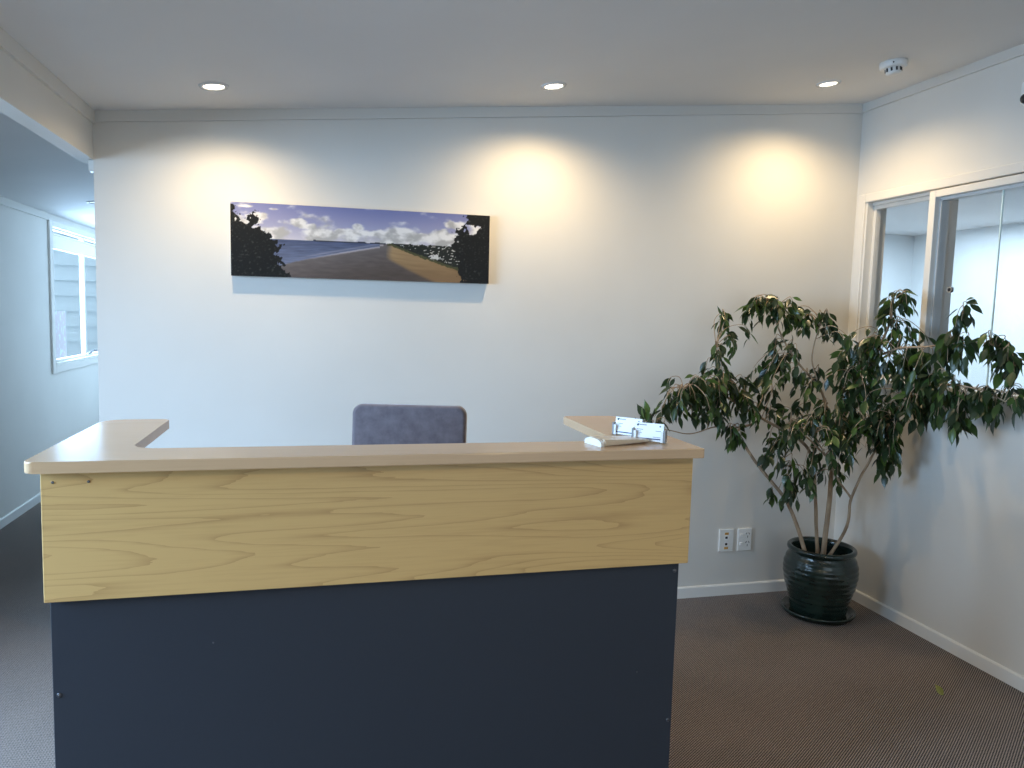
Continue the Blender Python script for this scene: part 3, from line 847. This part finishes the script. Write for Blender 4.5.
for (cx, cy, cz_, rx, ry, rz, n) in CL:
    for k in range(max(2, round(n * 1.4))):
        while True:
            q = V((rnd.uniform(-1, 1), rnd.uniform(-1, 1), rnd.uniform(-1, 1)))
            if q.length < 1: break
        end = V((cx + q.x * rx * 1.15, cy + q.y * ry * 1.15, cz_ + q.z * rz * 1.12))
        upright = cx < 1.45
        start = min(nodes, key=lambda p: (p - end).length + (.25 if p.z > end.z + .12 else 0) + rnd.uniform(0, .03))
        mid = (start + end) / 2 + V((rnd.uniform(-.02, .02), rnd.uniform(-.02, .02), .02 + .08 * (end - start).length))
        tip = end + V(((end - start).x * .25, (end - start).y * .25, -.035 - rnd.uniform(0, .04)))
        path = [p for p in catmull([start, mid, end, tip], 5)]
        if not all(inside(p) for p in path): path = [V((min(p.x, XR - .03), min(p.y, D - .03), p.z)) for p in path]
        m = len(path)
        twigs.append(path)
        nl = rnd.randint(LEAF_MIN, LEAF_MAX)
        Ls = (.070 if cx > 2.35 and cy < 2.75 else .062) * rnd.uniform(.9, 1.12)
        for j in range(nl):
            u = .34 + .66 * (j + .5) / nl
            fi = u * (m - 1); i = min(int(fi), m - 2); p = path[i].lerp(path[i + 1], fi - i)
            tang = (path[i + 1] - path[i]).normalized()
            az = rnd.uniform(0, 2 * pi)
            outw = V((cos(az), sin(az), 0))
            d = outw * rnd.uniform(.2, 1.0) + tang * rnd.uniform(.0, .7) + V((0, 0, -rnd.uniform(.15, 1.1)))
            if upright: d = outw * .5 + V((0, 0, rnd.uniform(.5, 1)))
            nr = outw + V((rnd.uniform(-.8, .8), rnd.uniform(-.8, .8), rnd.uniform(.1, .9)))
            LL = Ls * rnd.uniform(.75, 1.25)
            b = p + d.normalized() * .010
            if inside(b + d.normalized() * LL) and inside(b): leaf(b - O, d, nr, LL)
twigs.sort(key=lambda q: -sum((a - b).length for a, b in zip(q, q[1:])))
rest = bmesh.new()
for i, path in enumerate(twigs):
    m = len(path); tb_ = bmesh.new() if i < 100 else rest
    tube(tb_, [p - O for p in path], [.0022 - .0013 * k / (m - 1) for k in range(m)], 5)
    if i < 100: obj('twig', tb_, M_bark, fig, True)
tag(obj('fine_twigs', rest, M_bark, fig, True), kind='stuff')
me = bpy.data.meshes.new('foliage'); me.from_pydata(lv, [], lf); me.update(); me.materials.append(M_leaf)
for p in me.polygons: p.use_smooth = True
link(bpy.data.objects.new('foliage', me), fig)
print('leaves', len(lv) // 20)

# a dropped leaf on the carpet
lv, lf = [], []
rnd.seed(5)
leaf(V((-.016, .010, .042)), V((.42, -.30, -.62)), V((-.5, -.7, .5)), .062)
me = bpy.data.meshes.new('fallen_leaf'); me.from_pydata(lv, [], lf); me.update(); me.materials.append(mat('yellowed_leaf', (.30, .30, .07, 1), .5))
fl = bpy.data.objects.new('fallen_leaf', me); link(fl); fl.location = (2.345, 2.262, 0)
tag(fl, 'yellow-green fallen leaf lying on the carpet', 'leaf')
# ------------------------------------------------------------------ light
wd = bpy.data.worlds.new('sky'); scene.world = wd; wd.use_nodes = True
wd.node_tree.nodes['Background'].inputs[0].default_value = (.60, .82, 1, 1)
wd.node_tree.nodes['Background'].inputs[1].default_value = 1.5
def area(name, loc, rot, sx, sy, power, color=(.43, .68, 1)):
    ld = bpy.data.lights.new(name, 'AREA'); ld.shape = 'RECTANGLE'; ld.size = sx; ld.size_y = sy
    ld.energy = power; ld.color = color
    o = bpy.data.objects.new(name, ld); link(o); o.location = loc; o.rotation_euler = rot
    return o
# daylight through the glazed entrance in the left wall, the window behind the camera,
# and the hallway window
area('entrance_daylight', (XH - .80, 1.45, 1.85), (0, rad(-58), rad(22)), 2.0, 2.4, P_ENT).data.spread = rad(130)
area('front_window_daylight', (1.0, YF - .05, 1.3), (rad(90), 0, 0), 2.5, 1.5, P_FRONT, (.85, .92, 1))
area('hall_window_daylight', (XH - .12, 7.3, 1.45), (0, rad(-90), 0), .95, 1.9, P_HALL)
area('office_fill', (4.35, 4.7, RZ - .02), (0, 0, 0), 1.8, 1.8, P_OFF, (.66, .84, 1))  # added fill lamp under the office ceiling, no window behind it

# ------------------------------------------------------------------ camera
cam = bpy.data.cameras.new('camera'); cam.sensor_fit = 'HORIZONTAL'; cam.sensor_width = 36
cam.lens = 744.474 * 36 / 1024; cam.clip_start = .05
co = bpy.data.objects.new('camera', cam); link(co)
yaw, pitch, roll = 0.25537, -0.09207, 0.02798
fwd = V((sin(yaw) * cos(pitch), cos(yaw) * cos(pitch), sin(pitch)))
right = V((cos(yaw), -sin(yaw), 0)); up = right.cross(fwd)
r2 = right * cos(roll) + up * sin(roll); u2 = up * cos(roll) - right * sin(roll)
m = Matrix((r2, u2, -fwd)).transposed().to_4x4()
m.translation = V((0, 0, 1.42615))
co.matrix_world = m
scene.camera = co
vs = scene.view_settings
vs.view_transform = 'Standard'; vs.look = 'None'; vs.gamma = 1; vs.use_curve_mapping = False
vs.exposure = EXPO
